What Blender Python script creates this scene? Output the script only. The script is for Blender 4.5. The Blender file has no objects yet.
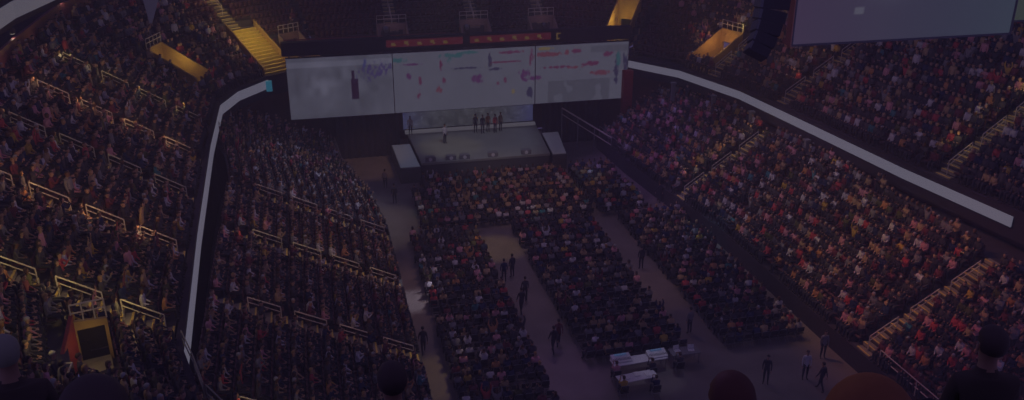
import bpy, bmesh, math, random
import numpy as np
from mathutils import Vector, Matrix, Quaternion
random.seed(7); rng = np.random.default_rng(11)
S = bpy.context.scene; COL = S.collection
PI = math.pi

# ------------------------------------------------------------------ camera
H = 28.0; FOC = 900.0; PITCH = math.atan(371/900); YAW = math.radians(13.1)
cd = bpy.data.cameras.new('camera'); cam = bpy.data.objects.new('camera', cd); COL.objects.link(cam)
cd.sensor_fit = 'HORIZONTAL'; cd.sensor_width = 36.0; cd.lens = 36.0*FOC/1024; cd.clip_start = .05; cd.clip_end = 500
cam.location = (0, 0, H); cam.rotation_euler = (PI/2-PITCH, 0, -YAW)
S.camera = cam
def proj(x, y, z):
    F = x*math.sin(YAW)+y*math.cos(YAW); R = x*math.cos(YAW)-y*math.sin(YAW); V = z-H
    d = F*math.cos(PITCH)-V*math.sin(PITCH); u = F*math.sin(PITCH)+V*math.cos(PITCH)
    if d < .1: return (-999, -999, d)
    return (512+FOC*R/d, 200-FOC*u/d, d)
# ------------------------------------------------------------------ view
vs = S.view_settings
vs.view_transform = 'Standard'; vs.look = 'None'; vs.gamma = 1.0; vs.use_curve_mapping = False; vs.exposure = 0.0
S.cycles.use_denoising = True
S.cycles.max_bounces = 4; S.cycles.diffuse_bounces = 2; S.cycles.glossy_bounces = 2; S.cycles.volume_bounces = 1
# ------------------------------------------------------------------ world: added violet ambient fill that lifts the blacks
W = bpy.data.worlds.new('world'); S.world = W; W.use_nodes = True
bg = W.node_tree.nodes['Background']; bg.inputs[0].default_value = (.44, .34, .96, 1); bg.inputs[1].default_value = .12
HAZE = .0024
# ------------------------------------------------------------------ show lights (coloured spots, added crowd washes and small stair lamps)
LN = [0]
def link_light(d, loc, rot=None):
    o = bpy.data.objects.new(d.name, d); COL.objects.link(o); o.location = loc
    if rot: o.rotation_euler = rot
    return o
def spot(src, tgt, col, power, ang, name='spot_or_wash', blend=.7):
    d = bpy.data.lights.new(name, 'SPOT'); d.color = col; d.energy = power; d.spot_size = math.radians(ang); d.spot_blend = blend
    d.shadow_soft_size = .35
    q = (Vector(tgt)-Vector(src)).to_track_quat('-Z', 'Y')
    return link_light(d, src, q.to_euler())
def lamp(loc, col, power, r=.12, name='stair_lamp'):
    d = bpy.data.lights.new(name, 'POINT'); d.color = col; d.energy = power; d.shadow_soft_size = r
    return link_light(d, loc)
AMB = (1, .55, .22); PUR = (.62, .3, 1); WHT = (.8, .8, 1); TEAL = (.15, .9, 1); RED = (1, .2, .18); YEL = (1, .72, .2); PINK = (1, .62, .8)
K = 4.1
for s_, t_, c_, p_, a_ in [
    ((18, 60, 30), (1, 64, 4), WHT, 1900, 30), ((18, 60, 30), (-2, 52, 5), PINK, 350, 30),
    ((20, 58, 30), (3, 52, 2), AMB, 900, 22), ((14, 62, 30), (5, 63, 1), YEL, 700, 18),
    ((10, 70, 30), (31, 57, 3), PINK, 1500, 30), ((12, 60, 30), (32, 49, 4), YEL, 800, 26),
    ((10, 70, 30), (28, 70, 3), PUR, 1500, 26), ((14, 50, 30), (33, 41, 4), AMB, 1500, 30), ((14, 50, 30), (34, 35, 4), RED, 1200, 34),
    ((16, 50, 30), (17, 67, 0), AMB, 900, 26), ((14, 52, 30), (15, 55, 0), PINK, 350, 40),
    ((20, 60, 28), (5.3, 51, 0), WHT, 4500, 6), ((18, 55, 28), (5.2, 42, 0), YEL, 1400, 9), ((10, 55, 28), (12, 57.5, 0), YEL, 1400, 11),
    ((10, 50, 28), (12.6, 41, 0), PUR, 500, 13), ((14, 45, 28), (21.4, 49, 0), AMB, 450, 13), ((18, 48, 28), (26.9, 62, 0), PUR, 900, 9),
    ((12, 50, 28), (24.5, 38, 0), WHT, 180, 16), ((22, 44, 26), (28, 42, 0), AMB, 500, 10),
    ((15, 60, 28), (15, 77, 1.6), WHT, 1150, 26), ((12, 66, 28), (12, 76, 1.6), YEL, 500, 14), ((14, 60, 28), (4.5, 77, 0), AMB, 1500, 14),
    ((22, 60, 28), (27.5, 55, 0), TEAL, 900, 9), ((12, 60, 28), (16.2, 61, 1), TEAL, 500, 6), ((12, 60, 28), (22.5, 68, 1), TEAL, 600, 6),
    ((8, 62, 28), (8, 65, 1), TEAL, 250, 6), ((16, 60, 30), (0, 45, 5), PINK, 420, 60), ((14, 60, 30), (32, 50, 4), PINK, 300, 60), ((16, 62, 30), (16, 50, 0), PINK, 260, 60),  # the wide pink spots are an added wash to brighten the crowd
    ((12, 55, 30), (-12, 48, 11), PINK, 350, 50), ((14, 52, 30), (43, 50, 13), PINK, 400, 50), ((18, 60, 30), (40, 66, 11), AMB, 500, 12), ((27, 74, 30), (31, 92, 12), RED, 160, 40), ((22, 45, 28), (17.5, 39.5, .8), WHT, 500, 8)]:
    spot(s_, t_, c_, p_*K, a_)

# ------------------------------------------------------------------ materials
def mat(name, col, rough=.7, metal=0, emit=None, es=0, noise=0, nscale=4, objcol=False, attr=None, spec=.3):
    m = bpy.data.materials.new(name); m.use_nodes = True; nt = m.node_tree; b = nt.nodes['Principled BSDF']
    b.inputs['Base Color'].default_value = (*col, 1); b.inputs['Roughness'].default_value = rough; b.inputs['Metallic'].default_value = metal
    b.inputs['Specular IOR Level'].default_value = spec
    src = None
    if objcol:
        n = nt.nodes.new('ShaderNodeObjectInfo'); src = n.outputs['Color']
    if attr:
        n = nt.nodes.new('ShaderNodeAttribute'); n.attribute_name = attr; src = n.outputs['Color']
    if noise:
        tc = nt.nodes.new('ShaderNodeTexCoord'); nz = nt.nodes.new('ShaderNodeTexNoise'); nz.inputs['Scale'].default_value = nscale
        nt.links.new(tc.outputs['Object'], nz.inputs['Vector'])
        mx = nt.nodes.new('ShaderNodeMix'); mx.data_type = 'RGBA'; mx.blend_type = 'MULTIPLY'; mx.inputs['Factor'].default_value = noise
        if src: nt.links.new(src, mx.inputs['A'])
        else: mx.inputs['A'].default_value = (*col, 1)
        nt.links.new(nz.outputs['Fac'], mx.inputs['B']); src = mx.outputs['Result']
    if src: nt.links.new(src, b.inputs['Base Color'])
    if emit:
        b.inputs['Emission Color'].default_value = (*emit, 1); b.inputs['Emission Strength'].default_value = es
    return m
def emis_attr(name, strength):
    m = bpy.data.materials.new(name); m.use_nodes = True; nt = m.node_tree; nt.nodes.clear()
    o = nt.nodes.new('ShaderNodeOutputMaterial'); e = nt.nodes.new('ShaderNodeEmission'); a = nt.nodes.new('ShaderNodeAttribute')
    a.attribute_name = 'Col'; e.inputs[1].default_value = strength
    nt.links.new(a.outputs['Color'], e.inputs[0]); nt.links.new(e.outputs[0], o.inputs[0])
    m.cycles.emission_sampling = 'NONE'
    return m
M = dict(
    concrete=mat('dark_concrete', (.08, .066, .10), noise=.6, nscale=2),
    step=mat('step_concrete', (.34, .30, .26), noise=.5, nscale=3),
    floor=mat('arena_floor', (.24, .20, .20), .55, noise=.5, nscale=.6),
    black=mat('black_drape', (.045, .036, .06), .9, noise=.4, nscale=3),
    blackmetal=mat('black_metal', (.06, .05, .06), .6),
    maroonwall=mat('maroon_concourse_wall', (.10, .035, .04), .8, noise=.4, nscale=1),
    yelwall=mat('yellow_lit_step', (.55, .42, .12), .6, noise=.3),  # yellow of the warm stair light put into the base colour
    dimwall=mat('grey_brown_wall', (.26, .18, .17), .7, noise=.3),
    redwall=mat('red_painted_wall', (.32, .05, .06), .6, noise=.3),
    tanwall=mat('tan_lit_wall', (.42, .27, .10), .6, noise=.3),  # warm light on the entrance walls put into their tan colour
    rail=mat('pale_rail_metal', (.55, .50, .45), .6, 0),
    railred=mat('maroon_rail', (.22, .06, .08), .5),
    nosing=mat('yellow_nosing', (.65, .48, .12), .6),
    seatred=mat('maroon_seat_plastic', (.085, .03, .045), .45),
    seatblk=mat('black_chair_vinyl', (.03, .028, .035), .5),
    chairmetal=mat('chair_steel', (.25, .25, .28), .35, .7),
    stage=mat('stage_deck', (.34, .36, .33), .35, noise=.3, nscale=1),
    stagefront=mat('stage_skirt', (.09, .09, .10), .8),
    white=mat('white_cover', (.7, .7, .72), .6),
    paper=mat('white_paper', (.75, .75, .75), .7),
    grey=mat('grey_painted_metal', (.2, .2, .22), .5),
    skin=mat('skin', (.42, .25, .19), .55),
    skin_dark=mat('brown_skin', (.16, .08, .05), .55),
    shirt=mat('cloth_top', (.1, .1, .1), .85, objcol=True),
    hair=mat('hair', (.03, .02, .02), .6, objcol=True),
    trousers=mat('dark_trousers', (.03, .03, .05), .85),
    shoe=mat('shoe_leather', (.03, .025, .025), .5),
    orange=mat('orange_cap_cloth', (.34, .13, .07), .75, noise=.3, nscale=30),
    crowd=mat('crowd_cloth_and_skin', (.1, .1, .1), .8, attr='Col'),
    ribbon=mat('led_ribbon_glow', (.1, .1, .1), .5, emit=(.76, .72, 1.0), es=.125),
    ribbon2=mat('led_ribbon_glow_upper', (.1, .1, .1), .5, emit=(.78, .74, 1.0), es=.095),
    teal=mat('teal_lamp_lens', (.05, .2, .3), .5, emit=(.1, .6, .9), es=.12),
    lens=mat('lamp_lens', (.5, .5, .5), .5, emit=(1, .85, .7), es=.35),
    adred=mat('red_advert_panel', (.1, .02, .02), .5, emit=(1, .12, .2), es=.035),
    adyel=mat('yellow_advert_block', (.1, .1, .02), .5, emit=(1, .6, .2), es=.06),
    stagelight=mat('light_strip_lens', (.3, .3, .3), .5, emit=(.9, .85, 1), es=.06),
    darkvoid=mat('tunnel_shade', (.02, .016, .02), .9),  # near-black colour stands in for shade inside the entrances
    led=emis_attr('led_screen_picture', .80),
    bluel=mat('blue_monitor_glow', (.1, .1, .1), .5, emit=(.2, .45, 1), es=.12),
)

# ------------------------------------------------------------------ mesh helpers
class MB:
    def __init__(s): s.v = []; s.f = []
    def quad(s, a, b, c, d):
        n = len(s.v); s.v += [tuple(a), tuple(b), tuple(c), tuple(d)]; s.f.append((n, n+1, n+2, n+3)); return s
    def box(s, c, size, rz=0, M4=None):
        x, y, z = size[0]/2, size[1]/2, size[2]/2; n = len(s.v)
        cr, sr = math.cos(rz), math.sin(rz)
        for p in [(-x, -y, -z), (x, -y, -z), (x, y, -z), (-x, y, -z), (-x, -y, z), (x, -y, z), (x, y, z), (-x, y, z)]:
            q = (c[0]+p[0]*cr-p[1]*sr, c[1]+p[0]*sr+p[1]*cr, c[2]+p[2])
            s.v.append(q)
        for f in [(0, 3, 2, 1), (4, 5, 6, 7), (0, 1, 5, 4), (1, 2, 6, 5), (2, 3, 7, 6), (3, 0, 4, 7)]: s.f.append(tuple(n+i for i in f))
        return s
    def prism(s, quad4, z0, z1):      # vertical prism over a polygon of (x,y)
        n = len(s.v); k = len(quad4)
        for z in (z0, z1):
            for p in quad4: s.v.append((p[0], p[1], z))
        s.f.append(tuple(n+i for i in reversed(range(k)))); s.f.append(tuple(n+k+i for i in range(k)))
        for i in range(k): j = (i+1) % k; s.f.append((n+i, n+j, n+k+j, n+k+i))
        return s
    def tube(s, a, b, r, seg=6, r2=None):
        a = Vector(a); b = Vector(b); d = (b-a).normalized(); r2 = r if r2 is None else r2
        u = d.orthogonal().normalized(); w = d.cross(u); n = len(s.v)
        for p, rr in ((a, r), (b, r2)):
            for i in range(seg):
                t = 2*PI*i/seg; s.v.append(tuple(p+(u*math.cos(t)+w*math.sin(t))*rr))
        for i in range(seg): j = (i+1) % seg; s.f.append((n+i, n+j, n+seg+j, n+seg+i))
        s.f.append(tuple(n+i for i in reversed(range(seg)))); s.f.append(tuple(n+seg+i for i in range(seg)))
        return s
    def wall(s, a, b, z0a, z1a, z0b, z1b, t):   # slab between two plan points with own heights
        a = Vector((*a[:2], 0)); b = Vector((*b[:2], 0)); d = (b-a).normalized(); nrm = Vector((-d.y, d.x, 0))*t/2; n = len(s.v)
        for p, z0, z1 in ((a, z0a, z1a), (b, z0b, z1b)):
            for sg in (1, -1):
                for z in (z0, z1): q = p+nrm*sg; s.v.append((q.x, q.y, z))
        for f in [(0, 1, 5, 4), (2, 6, 7, 3), (0, 2, 3, 1), (4, 5, 7, 6), (1, 3, 7, 5), (0, 4, 6, 2)]: s.f.append(tuple(n+i for i in f))
        return s
    def mesh(s, name, m):
        me = bpy.data.meshes.new(name); me.from_pydata(s.v, [], s.f); me.materials.append(m); me.update(); return me
    def build(s, name, m, parent=None, smooth=False, **k):
        o = bpy.data.objects.new(name, s.mesh(name, m)); COL.objects.link(o)
        if smooth: o.data.polygons.foreach_set('use_smooth', [True]*len(o.data.polygons))
        if parent: o.parent = parent
        for a, b in k.items(): o[a] = b
        return o
def tag(o, label, cat, group=None, kind=None):
    o['label'] = label; o['category'] = cat
    if group: o['group'] = group
    if kind: o['kind'] = kind
    return o
def empty(name, loc, rz=0):
    o = bpy.data.objects.new(name, None); COL.objects.link(o); o.location = loc; o.rotation_euler = (0, 0, rz); o.empty_display_size = .1; return o
def struct(o, label=None):
    o['kind'] = 'structure'
    if label: o['label'] = label
    return o
ORD = ['first', 'second', 'third', 'fourth', 'fifth', 'sixth', 'seventh', 'eighth', 'ninth', 'tenth', 'eleventh', 'twelfth', 'thirteenth', 'fourteenth', 'fifteenth', 'sixteenth', 'seventeenth', 'eighteenth', 'nineteenth', 'twentieth'] + [f'{n}th' if n % 10 > 3 or n % 10 == 0 else f'{n}' + {1: 'st', 2: 'nd', 3: 'rd'}[n % 10] for n in range(21, 140)]

# ------------------------------------------------------------------ tiers
UP = [(4.0, 24.5), (-3.0, 26.6), (-5.2, 30.0), (-6.4, 34.4), (-6.9, 46.8), (-7.3, 62.0), (-7.3, 72.0), (-6.1, 75.9), (-3.7, 79.4), (1.5, 83.2), (24.5, 83.8), (29.6, 79.8), (33.2, 74.4), (35.4, 66.7), (36.3, 58.0), (37.3, 47.2), (38.6, 38.5), (39.5, 29.5), (39.8, 24)]
LOL = [(4.6, 26), (4.6, 60), (3.8, 67), (2.2, 73.0), (1.8, 79.0)]
LOR = [(26.3, 77.0), (26.6, 70), (27.3, 63), (28.3, 55), (28.5, 40), (28.9, 27)]
def normals(P):
    D = [(Vector(P[i+1])-Vector(P[i])).normalized() for i in range(len(P)-1)]
    N = [Vector((-d.y, d.x)) for d in D]
    m = []
    for i in range(len(P)):
        if i == 0: m.append(N[0])
        elif i == len(P)-1: m.append(N[-1])
        else:
            a = (N[i-1]+N[i]).normalized(); m.append(a/max(.5, a.dot(N[i])))
    return D, N, m
class Tier:
    def __init__(s, name, P, segs, z0, nrows, tread, riser, aisles, voms=(), zbase=0., mitre_aisles=()):
        s.name, s.P, s.z0, s.nr, s.t, s.h = name, P, z0, nrows, tread, riser
        s.D, s.N, s.m = normals(P); s.segs = segs; s.aisles = aisles; s.voms = voms; s.mitre = mitre_aisles
    def srange(s, i, d):      # extent along segment i at offset d
        P0 = Vector(s.P[i])+s.m[i]*d; P1 = Vector(s.P[i+1])+s.m[i+1]*d
        o = Vector(s.P[i]); return (P0-o).dot(s.D[i]), (P1-o).dot(s.D[i])
    def pt(s, i, a, d): return Vector(s.P[i])+s.D[i]*a+s.N[i]*d
    def build(s, name, material, label):
        mb = MB()
        for i in s.segs:
            br = sorted(sum(([v[1], v[2]] for v in s.voms if v[0] == i), []))
            for r in range(s.nr):
                d0, d1 = r*s.t, (r+1)*s.t; z = s.z0+r*s.h
                lo0, hi0 = s.srange(i, d0); lo1, hi1 = s.srange(i, d1)
                if hi0-lo0 < .05 and hi1-lo1 < .05: continue
                cuts0 = [lo0]+br+[hi0]; cuts1 = [lo1]+br+[hi1]
                for k in range(len(cuts0)-1):
                    mid = (cuts0[k]+cuts0[k+1])/2
                    if any(v[0] == i and v[1] < mid < v[2] and v[3] <= r < v[4] for v in s.voms): continue
                    a0, b0, a1, b1 = cuts0[k], cuts0[k+1], cuts1[k], cuts1[k+1]
                    A = s.pt(i, a0, d0); B = s.pt(i, b0, d0); Cc = s.pt(i, b1, d1); Dd = s.pt(i, a1, d1)
                    mb.quad((*A, z), (*B, z), (*Cc, z), (*Dd, z))
                    zb = z-s.h if r else z-1.0
                    mb.quad((*A, zb), (*B, zb), (*B, z), (*A, z))
        o = mb.build(name, material); struct(o, label); return o
    def seats(s):
        """yields (x,y,z,facing,row,seg,aisle index,seat number,s,distance to the aisle)"""
        for i in s.segs:
            al = list(s.aisles.get(i, []))
            for r in range(s.nr):
                d = (r+.55)*s.t; lo, hi = s.srange(i, d)
                lo += .25 if i not in s.mitre else .8; hi -= .25 if i+1 not in s.mitre else .8
                if hi-lo < .4: continue
                n = int((hi-lo)/.5); off = (hi-lo-n*.5)/2
                cnt = 0; ai = 0; last = 0
                for k in range(n+1):
                    a = lo+off+k*.5
                    if any(abs(a-x) < .75 for x in al): continue
                    if any(v[0] == i and v[1]-.35 < a < v[2]+.35 and v[3] <= r < v[4]+1 for v in s.voms): continue
                    ai = sum(1 for x in al if x < a)
                    if ai != last: cnt = 0; last = ai
                    cnt += 1
                    p = s.pt(i, a, d); f = math.atan2(s.N[i].x, -s.N[i].y)  # faces inward: rotate +Y to -N
                    yield (p.x, p.y, s.z0+r*s.h, f, r, i, ai, cnt, a, min([abs(a-x) for x in al]+[9]))
def seg_s(P, i, y): return (y-P[i][1])/(Vector(P[i+1])-Vector(P[i])).normalized().y
# upper tier: left side (segments 1..8), far end (8..11), right (11..17)
aL = {3: [seg_s(UP, 3, 35.6), seg_s(UP, 3, 43.3)], 4: [seg_s(UP, 4, 50.7), seg_s(UP, 4, 57.5)], 5: [seg_s(UP, 5, 64.6)], 8: [1.0]}
vomA = (2, .5, 3.4, 3, 5)
vomB = (6, .7, 3.3, 2, 7)
vY = (8, 4.0, 6.2, 0, 4)
TL = Tier('upper left tier', UP, range(1, 9), 8.15, 14, .74, .46, aL, voms=[vomA, vomB, vY, (8, .1, 3.0, 0, 7)], mitre_aisles=(6,))
ends = [5.0, 13.2, 16+4.8, 7]
vX = (9, 20.3, 22.9, 0, 3)
vY = (8, 4.0, 6.2, 0, 4)
vE = [(9, 5.4, 8.2, 0, 3), (9, 13.4, 16.2, 0, 3)]
TE = Tier('far end tier', UP, range(9, 11), 8.5, 15, .86, .56, {9: [6.9, 14.9, 21.8], 10: [5.2]}, voms=vE+[vX]+[(10, 3.9, 6.2, 1, 6)])
aR = {12: [4.0], 13: [5.2], 15: [seg_s(UP, 15, 44.6)], 16: [4.2]}
TR = Tier('upper right tier', UP, range(11, 18), 8.15, 20, .80, .48, aR, voms=[(12, .3, 3.0, 1, 5)], mitre_aisles=(11,))
aLL = {0: [33.2-26, 42-26, 50.5-26, 58-26]}
LL = Tier('lower left tier', LOL, range(0, 4), 1.25, 14, .74, .36, aLL)
aRR = {4: [40-37.3], 2: [2.5]}
LR = Tier('lower right tier', LOR, range(0, 5), 1.25, 10, .78, .47, aRR)
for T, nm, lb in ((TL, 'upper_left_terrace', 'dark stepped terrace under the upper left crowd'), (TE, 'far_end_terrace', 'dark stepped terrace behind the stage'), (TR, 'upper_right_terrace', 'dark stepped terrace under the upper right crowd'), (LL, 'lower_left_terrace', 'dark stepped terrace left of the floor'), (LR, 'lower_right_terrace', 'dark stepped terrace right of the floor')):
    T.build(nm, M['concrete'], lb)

# floor slab and outer shell
struct(MB().box((15, 52, -.15), (52, 64, .3)).build('floor', M['floor']))
def fascia(P, segs, z0, z1, t, m, name, off=0., label=None):
    D, N, mm = normals(P); mb = MB()
    for i in segs:
        a = Vector(P[i])+mm[i]*off; b = Vector(P[i+1])+mm[i+1]*off; c = Vector(P[i+1])+mm[i+1]*(off+t); d = Vector(P[i])+mm[i]*(off+t)
        mb.prism([a, b, c, d], z0, z1)
    o = mb.build(name, m)
    return o
for g in ([0, 1, 2], [3, 4, 5], [6], [7], [8], [9], [10], [11], [12], [13], [14], [15], [16, 17]):
    struct(fascia(UP, g, 6.4, 8.15, .3, M['black'], 'wall_tier_front', -.38))
    struct(fascia(UP, g, 0, 6.4, .3, M['maroonwall'], 'wall_concourse', .5))
struct(fascia(LOR, range(0, 5), 5.6, 5.75, 3.4, M['concrete'], 'concourse_slab', 9*.86))
struct(fascia(UP, range(1, 9), 14.0, 15.9, .2, M['railred'], 'wall_parapet_left', 12*.86), 'dull red parapet along the top of the upper left tier')
struct(fascia(UP, range(1, 8), 13.9, 14.1, 5.0, M['black'], 'suite_level_slab', 12*.86+.2))
struct(fascia(UP, range(1, 8), 14.0, 22.0, .4, M['black'], 'wall_left', 12*.86+5.2))
struct(fascia(UP, range(9, 11), 8, 30, .4, M['black'], 'wall_end', 15*.86))
struct(fascia(UP, range(11, 18), 8, 32, .4, M['black'], 'wall_right', 20*.80))
struct(fascia(LOL, range(0, 4), 0, 1.25, .16, M['stagefront'], 'trim_1', -.16))
struct(fascia(LOR, range(0, 5), 0, 1.25, .16, M['black'], 'trim_2', -.16))

# LED ribbons
tag(fascia(UP, range(3, 8), 7.1, 7.85, .1, M['ribbon'], 'led_ribbon', -.5), 'glowing white LED ribbon along the front of the upper left tier', 'ribbon board')
tag(fascia(UP[:16]+[(38.5, 39.0)], range(11, 16), 7.15, 7.78, .1, M['ribbon'], 'led_ribbon', -.5), 'glowing white LED ribbon along the front of the upper right tier', 'ribbon board')
P2 = [(-17.2, 30), (-17.3, 56), (-15.5, 66), (-12, 76)]
tag(fascia([(-16.9, 40), (-16.9, 60), (-15.2, 72), (-13, 80)], range(0, 3), 17.4, 18.4, .1, M['ribbon2'], 'led_ribbon', 0), 'wide glowing white ribbon board crossing the top left corner', 'ribbon board')
struct(fascia([(-16.9, 40), (-16.9, 60), (-15.2, 72), (-13, 80)], range(0, 3), 17.0, 19.6, .4, M['black'], 'upper_deck_edge', .12))
t_ = MB().box((0, 0, 0), (.5, .3, .9)).build('ribbon_end_lamp', M['teal']); t_.location = (-3.3, 78.5, 7.45)
tag(t_, 'small teal lamp at the stage end of the left ribbon', 'lamp')

# downlights over the suite level
for k, (x, y, w) in enumerate([(-17.2, 52.6, 'nearest the glowing top left ribbon'), (-17.3, 61.5, 'second from the left edge'), (-17.0, 74, 'third from the left edge')]):
    e = empty('suite_downlight', (x-.4, y, 16.2))
    MB().tube((0, 0, 0), (0, 0, .35), .18, 10).build('housing', M['blackmetal'], e)
    MB().tube((0, 0, -.03), (0, 0, .02), .13, 10).build('lens', M['lens'], e)
    MB().tube((0, 0, .35), (0, 0, 1.1), .02, 6).build('stem', M['blackmetal'], e)
    tag(e, 'small warm downlight above the left parapet, '+w, 'lamp', 'downlights over the left parapet')
    lamp((x-.4, y, 16.0), (1, .8, .6), 4, name='suite_lamp')

# ------------------------------------------------------------------ stairs, handrails, vomitories
def add_stairs(T, warm, side):
    n = 0
    for i in T.segs:
        for a in T.aisles.get(i, []):
            n += 1; st = MB(); no = MB()
            rz = math.atan2(T.D[i].y, T.D[i].x)
            for r in range(T.nr):
                if any(v[0] == i and v[1]-.5 < a < v[2]+.5 and v[3] <= r < v[4] for v in T.voms): continue
                lo, hi = T.srange(i, r*T.t)
                if not lo+.5 < a < hi-.5: continue
                for h2 in range(2):
                    z = T.z0+r*T.h+h2*T.h/2
                    p = T.pt(i, a, (r+.25+.5*h2)*T.t)
                    st.box((p.x, p.y, z+.03-T.h/8), (1.1, T.t/2, .06+T.h/4), rz)
                    q = T.pt(i, a, (r+.5*h2)*T.t+.05)
                    no.box((q.x, q.y, z+.07), (1.1, .09, .03), rz)
            if not st.v: continue
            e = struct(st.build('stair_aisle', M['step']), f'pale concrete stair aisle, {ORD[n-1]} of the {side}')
            no.build('step_nosing', M['nosing'], e)
            # handrails: one every four rows
            k = 0
            for r0 in range(0, T.nr-2, 3):
                if any(v[0] == i and v[1]-.5 < a < v[2]+.5 and (v[3]-2 <= r0 < v[4]) for v in T.voms): continue
                p = T.pt(i, a, (r0+.4)*T.t); q = T.pt(i, a, (r0+2.5)*T.t); z1 = T.z0+r0*T.h+.02; z2 = z1+2.1*T.h
                mb_ = T.pt(i, a, (r0+1.75)*T.t); k += 1
                px = proj(p.x, p.y, z1+.5)
                if not (-30 < px[0] < 1060 and -30 < px[1] < 430): continue
                o = empty('stair_handrail', (p.x, p.y, z1))
                L = lambda v, z: (v.x-p.x, v.y-p.y, z-z1)
                for v, z in ((p, z1), (q, z2)):
                    MB().tube(L(v, z-.02), L(v, z+.95), .028, 8).build('post', M['rail'], o)
                MB().tube(L(p, z1+.95), L(q, z2+.95), .032, 8).build('top_rail', M['rail'], o)
                MB().tube(L(p, z1+.66), L(q, z2+.66), .024, 8).build('mid_rail', M['rail'], o)
                tag(o, f'pale metal handrail, {ORD[k-1]} one up, on the {ORD[n-1]} stairs of the {side}', 'handrail', 'handrails on the '+side)
                if warm > 0:
                    w_ = warm*((1, 1, .15, .9, .6, .8)[min(n-1, 5)] if T is TL else (1 if n % 2 else .55))*.75
                    mb_ = T.pt(i, a-.8, (r0+1.75)*T.t); lamp((mb_.x, mb_.y, z1+T.h*1.7+1.5), YEL if n % 2 else AMB, w_)
add_stairs(TL, 30, 'upper left tier')
add_stairs(TR, 13, 'upper right tier')
add_stairs(TE, 0, 'far end tier')
add_stairs(LL, 9, 'lower left tier')
add_stairs(LR, 9, 'lower right tier')

def vomitory(T, v, where, wall, floor_m, glow, power, col=YEL):
    i, a0, a1, r0, r1 = v; z = T.z0+(r0-1)*T.h if r0 else T.z0
    e = empty('vomitory', (*T.pt(i, (a0+a1)/2, r0*T.t), z)); base = Vector((*T.pt(i, (a0+a1)/2, r0*T.t), z))
    def sh(mb):
        mb.v = [tuple(Vector(p)-base) for p in mb.v]; return mb
    Q = [T.pt(i, a0, r0*T.t), T.pt(i, a1, r0*T.t), T.pt(i, a1, r1*T.t), T.pt(i, a0, r1*T.t)]
    sh(MB().prism(Q, z-.1, z+.02)).build('walkway', floor_m, e)
    zt0, zt1 = T.z0+r0*T.h+.95, T.z0+r1*T.h+.95
    for a in (a0, a1):
        A, B = T.pt(i, a, r0*T.t), T.pt(i, a, r1*T.t)
        sh(MB().wall(A, B, z, zt0-.2, z, zt1-.2, .14)).build('side_wall', wall, e)
    A, B = T.pt(i, a0, r1*T.t), T.pt(i, a1, r1*T.t); zo = z+min(2.0, (r1-r0)*T.h+.1)
    zt = max(zo+.15, zt1-.2); w = (B-A).length; u = (B-A).normalized()
    sh(MB().wall(A, B, zo, zt, zo, zt, .16).wall(A, A+u*.35, z, zo, z, zo, .16).wall(B-u*.35, B, z, zo, z, zo, .16)).build('portal_header', wall, e)
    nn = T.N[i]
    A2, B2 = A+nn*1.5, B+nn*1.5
    sh(MB().wall(A2, B2, z, zo, z, zo, .1)).build('shade_panel', M['darkvoid'], e)  # dark panel painted as the shade behind the opening
    r_ = MB(); top = zt+.0
    for k in range(5):
        p = A+u*w*k/4; r_.tube((*p, top), (*p, top+.75), .03, 6)
    for hz in (.4, .75): r_.tube((*A, top+hz), (*B, top+hz), .035, 6)
    sh(r_).build('guard_rail', M['rail'], e)
    tag(e, where, 'vomitory', 'crowd entrances in the tiers')
    if power:
        c = T.pt(i, (a0+a1)/2, (r0+r1)/2*T.t); lamp((c.x, c.y, z+2.3), col, power, name='vomitory_lamp')
def corner_vomitory():
    i, z = 2, TL.z0+2*TL.h; b = TL.pt(i, 2.4, 3*TL.t); base = Vector((*b, z)); e = empty('vomitory', base)
    d0, d1, a0, a1 = 3.0*TL.t, 4.6*TL.t, .5, 3.3
    def sh(mb): mb.v = [tuple(Vector(p)-base) for p in mb.v]; return mb
    P = lambda a, d: TL.pt(i, a, d)
    sh(MB().prism([P(a0, d0), P(a1, d0), P(a1, d1), P(a0, d1)], z-.1, z+.03)).build('walkway', M['concrete'], e)
    sh(MB().prism([P(a1-1.1, d0+.1), P(a1, d0+.1), P(a1, d1), P(a1-1.1, d1)], z+.03, z+.2)).build('landing', M['step'], e)
    sh(MB().wall(P(a1-1.9, d1+.75), P(a1, d1), z, z+1.0, z, z+2.2, .14)).build('side_wall', M['redwall'], e)
    A, B = P(a1, d0), P(a1, d1); u = (B-A).normalized()
    sh(MB().wall(A, B, z+1.55, z+1.8, z+1.55, z+1.95, .16).wall(A, A+u*.12, z, z+1.6, z, z+1.6, .16).wall(B-u*.1, B, z, z+1.6, z, z+1.6, .16)).build('portal_header', M['tanwall'], e)
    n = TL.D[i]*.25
    sh(MB().wall(A+n, B+n, z, z+1.75, z, z+1.75, .06)).build('shade_panel', M['darkvoid'], e)  # shallow dark panel stands in for the shaded tunnel mouth
    r_ = MB()
    for k in range(4):
        p = A+u*(B-A).length*k/3; r_.tube((*p, z+1.8), (*p, z+2.6), .03, 6)
    r_.tube((*A, z+2.6), (*B, z+2.6), .035, 6).tube((*A, z+2.25), (*B, z+2.25), .03, 6); sh(r_).build('guard_rail', M['rail'], e)
    tag(e, 'red walled crowd entrance low at left with dark opening and yellow landing', 'vomitory', 'crowd entrances in the tiers')
    c = P(a1-.9, 3.8*TL.t); lamp((c.x, c.y, z+1.3), YEL, 7, name='vomitory_lamp')
corner_vomitory()
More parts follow.
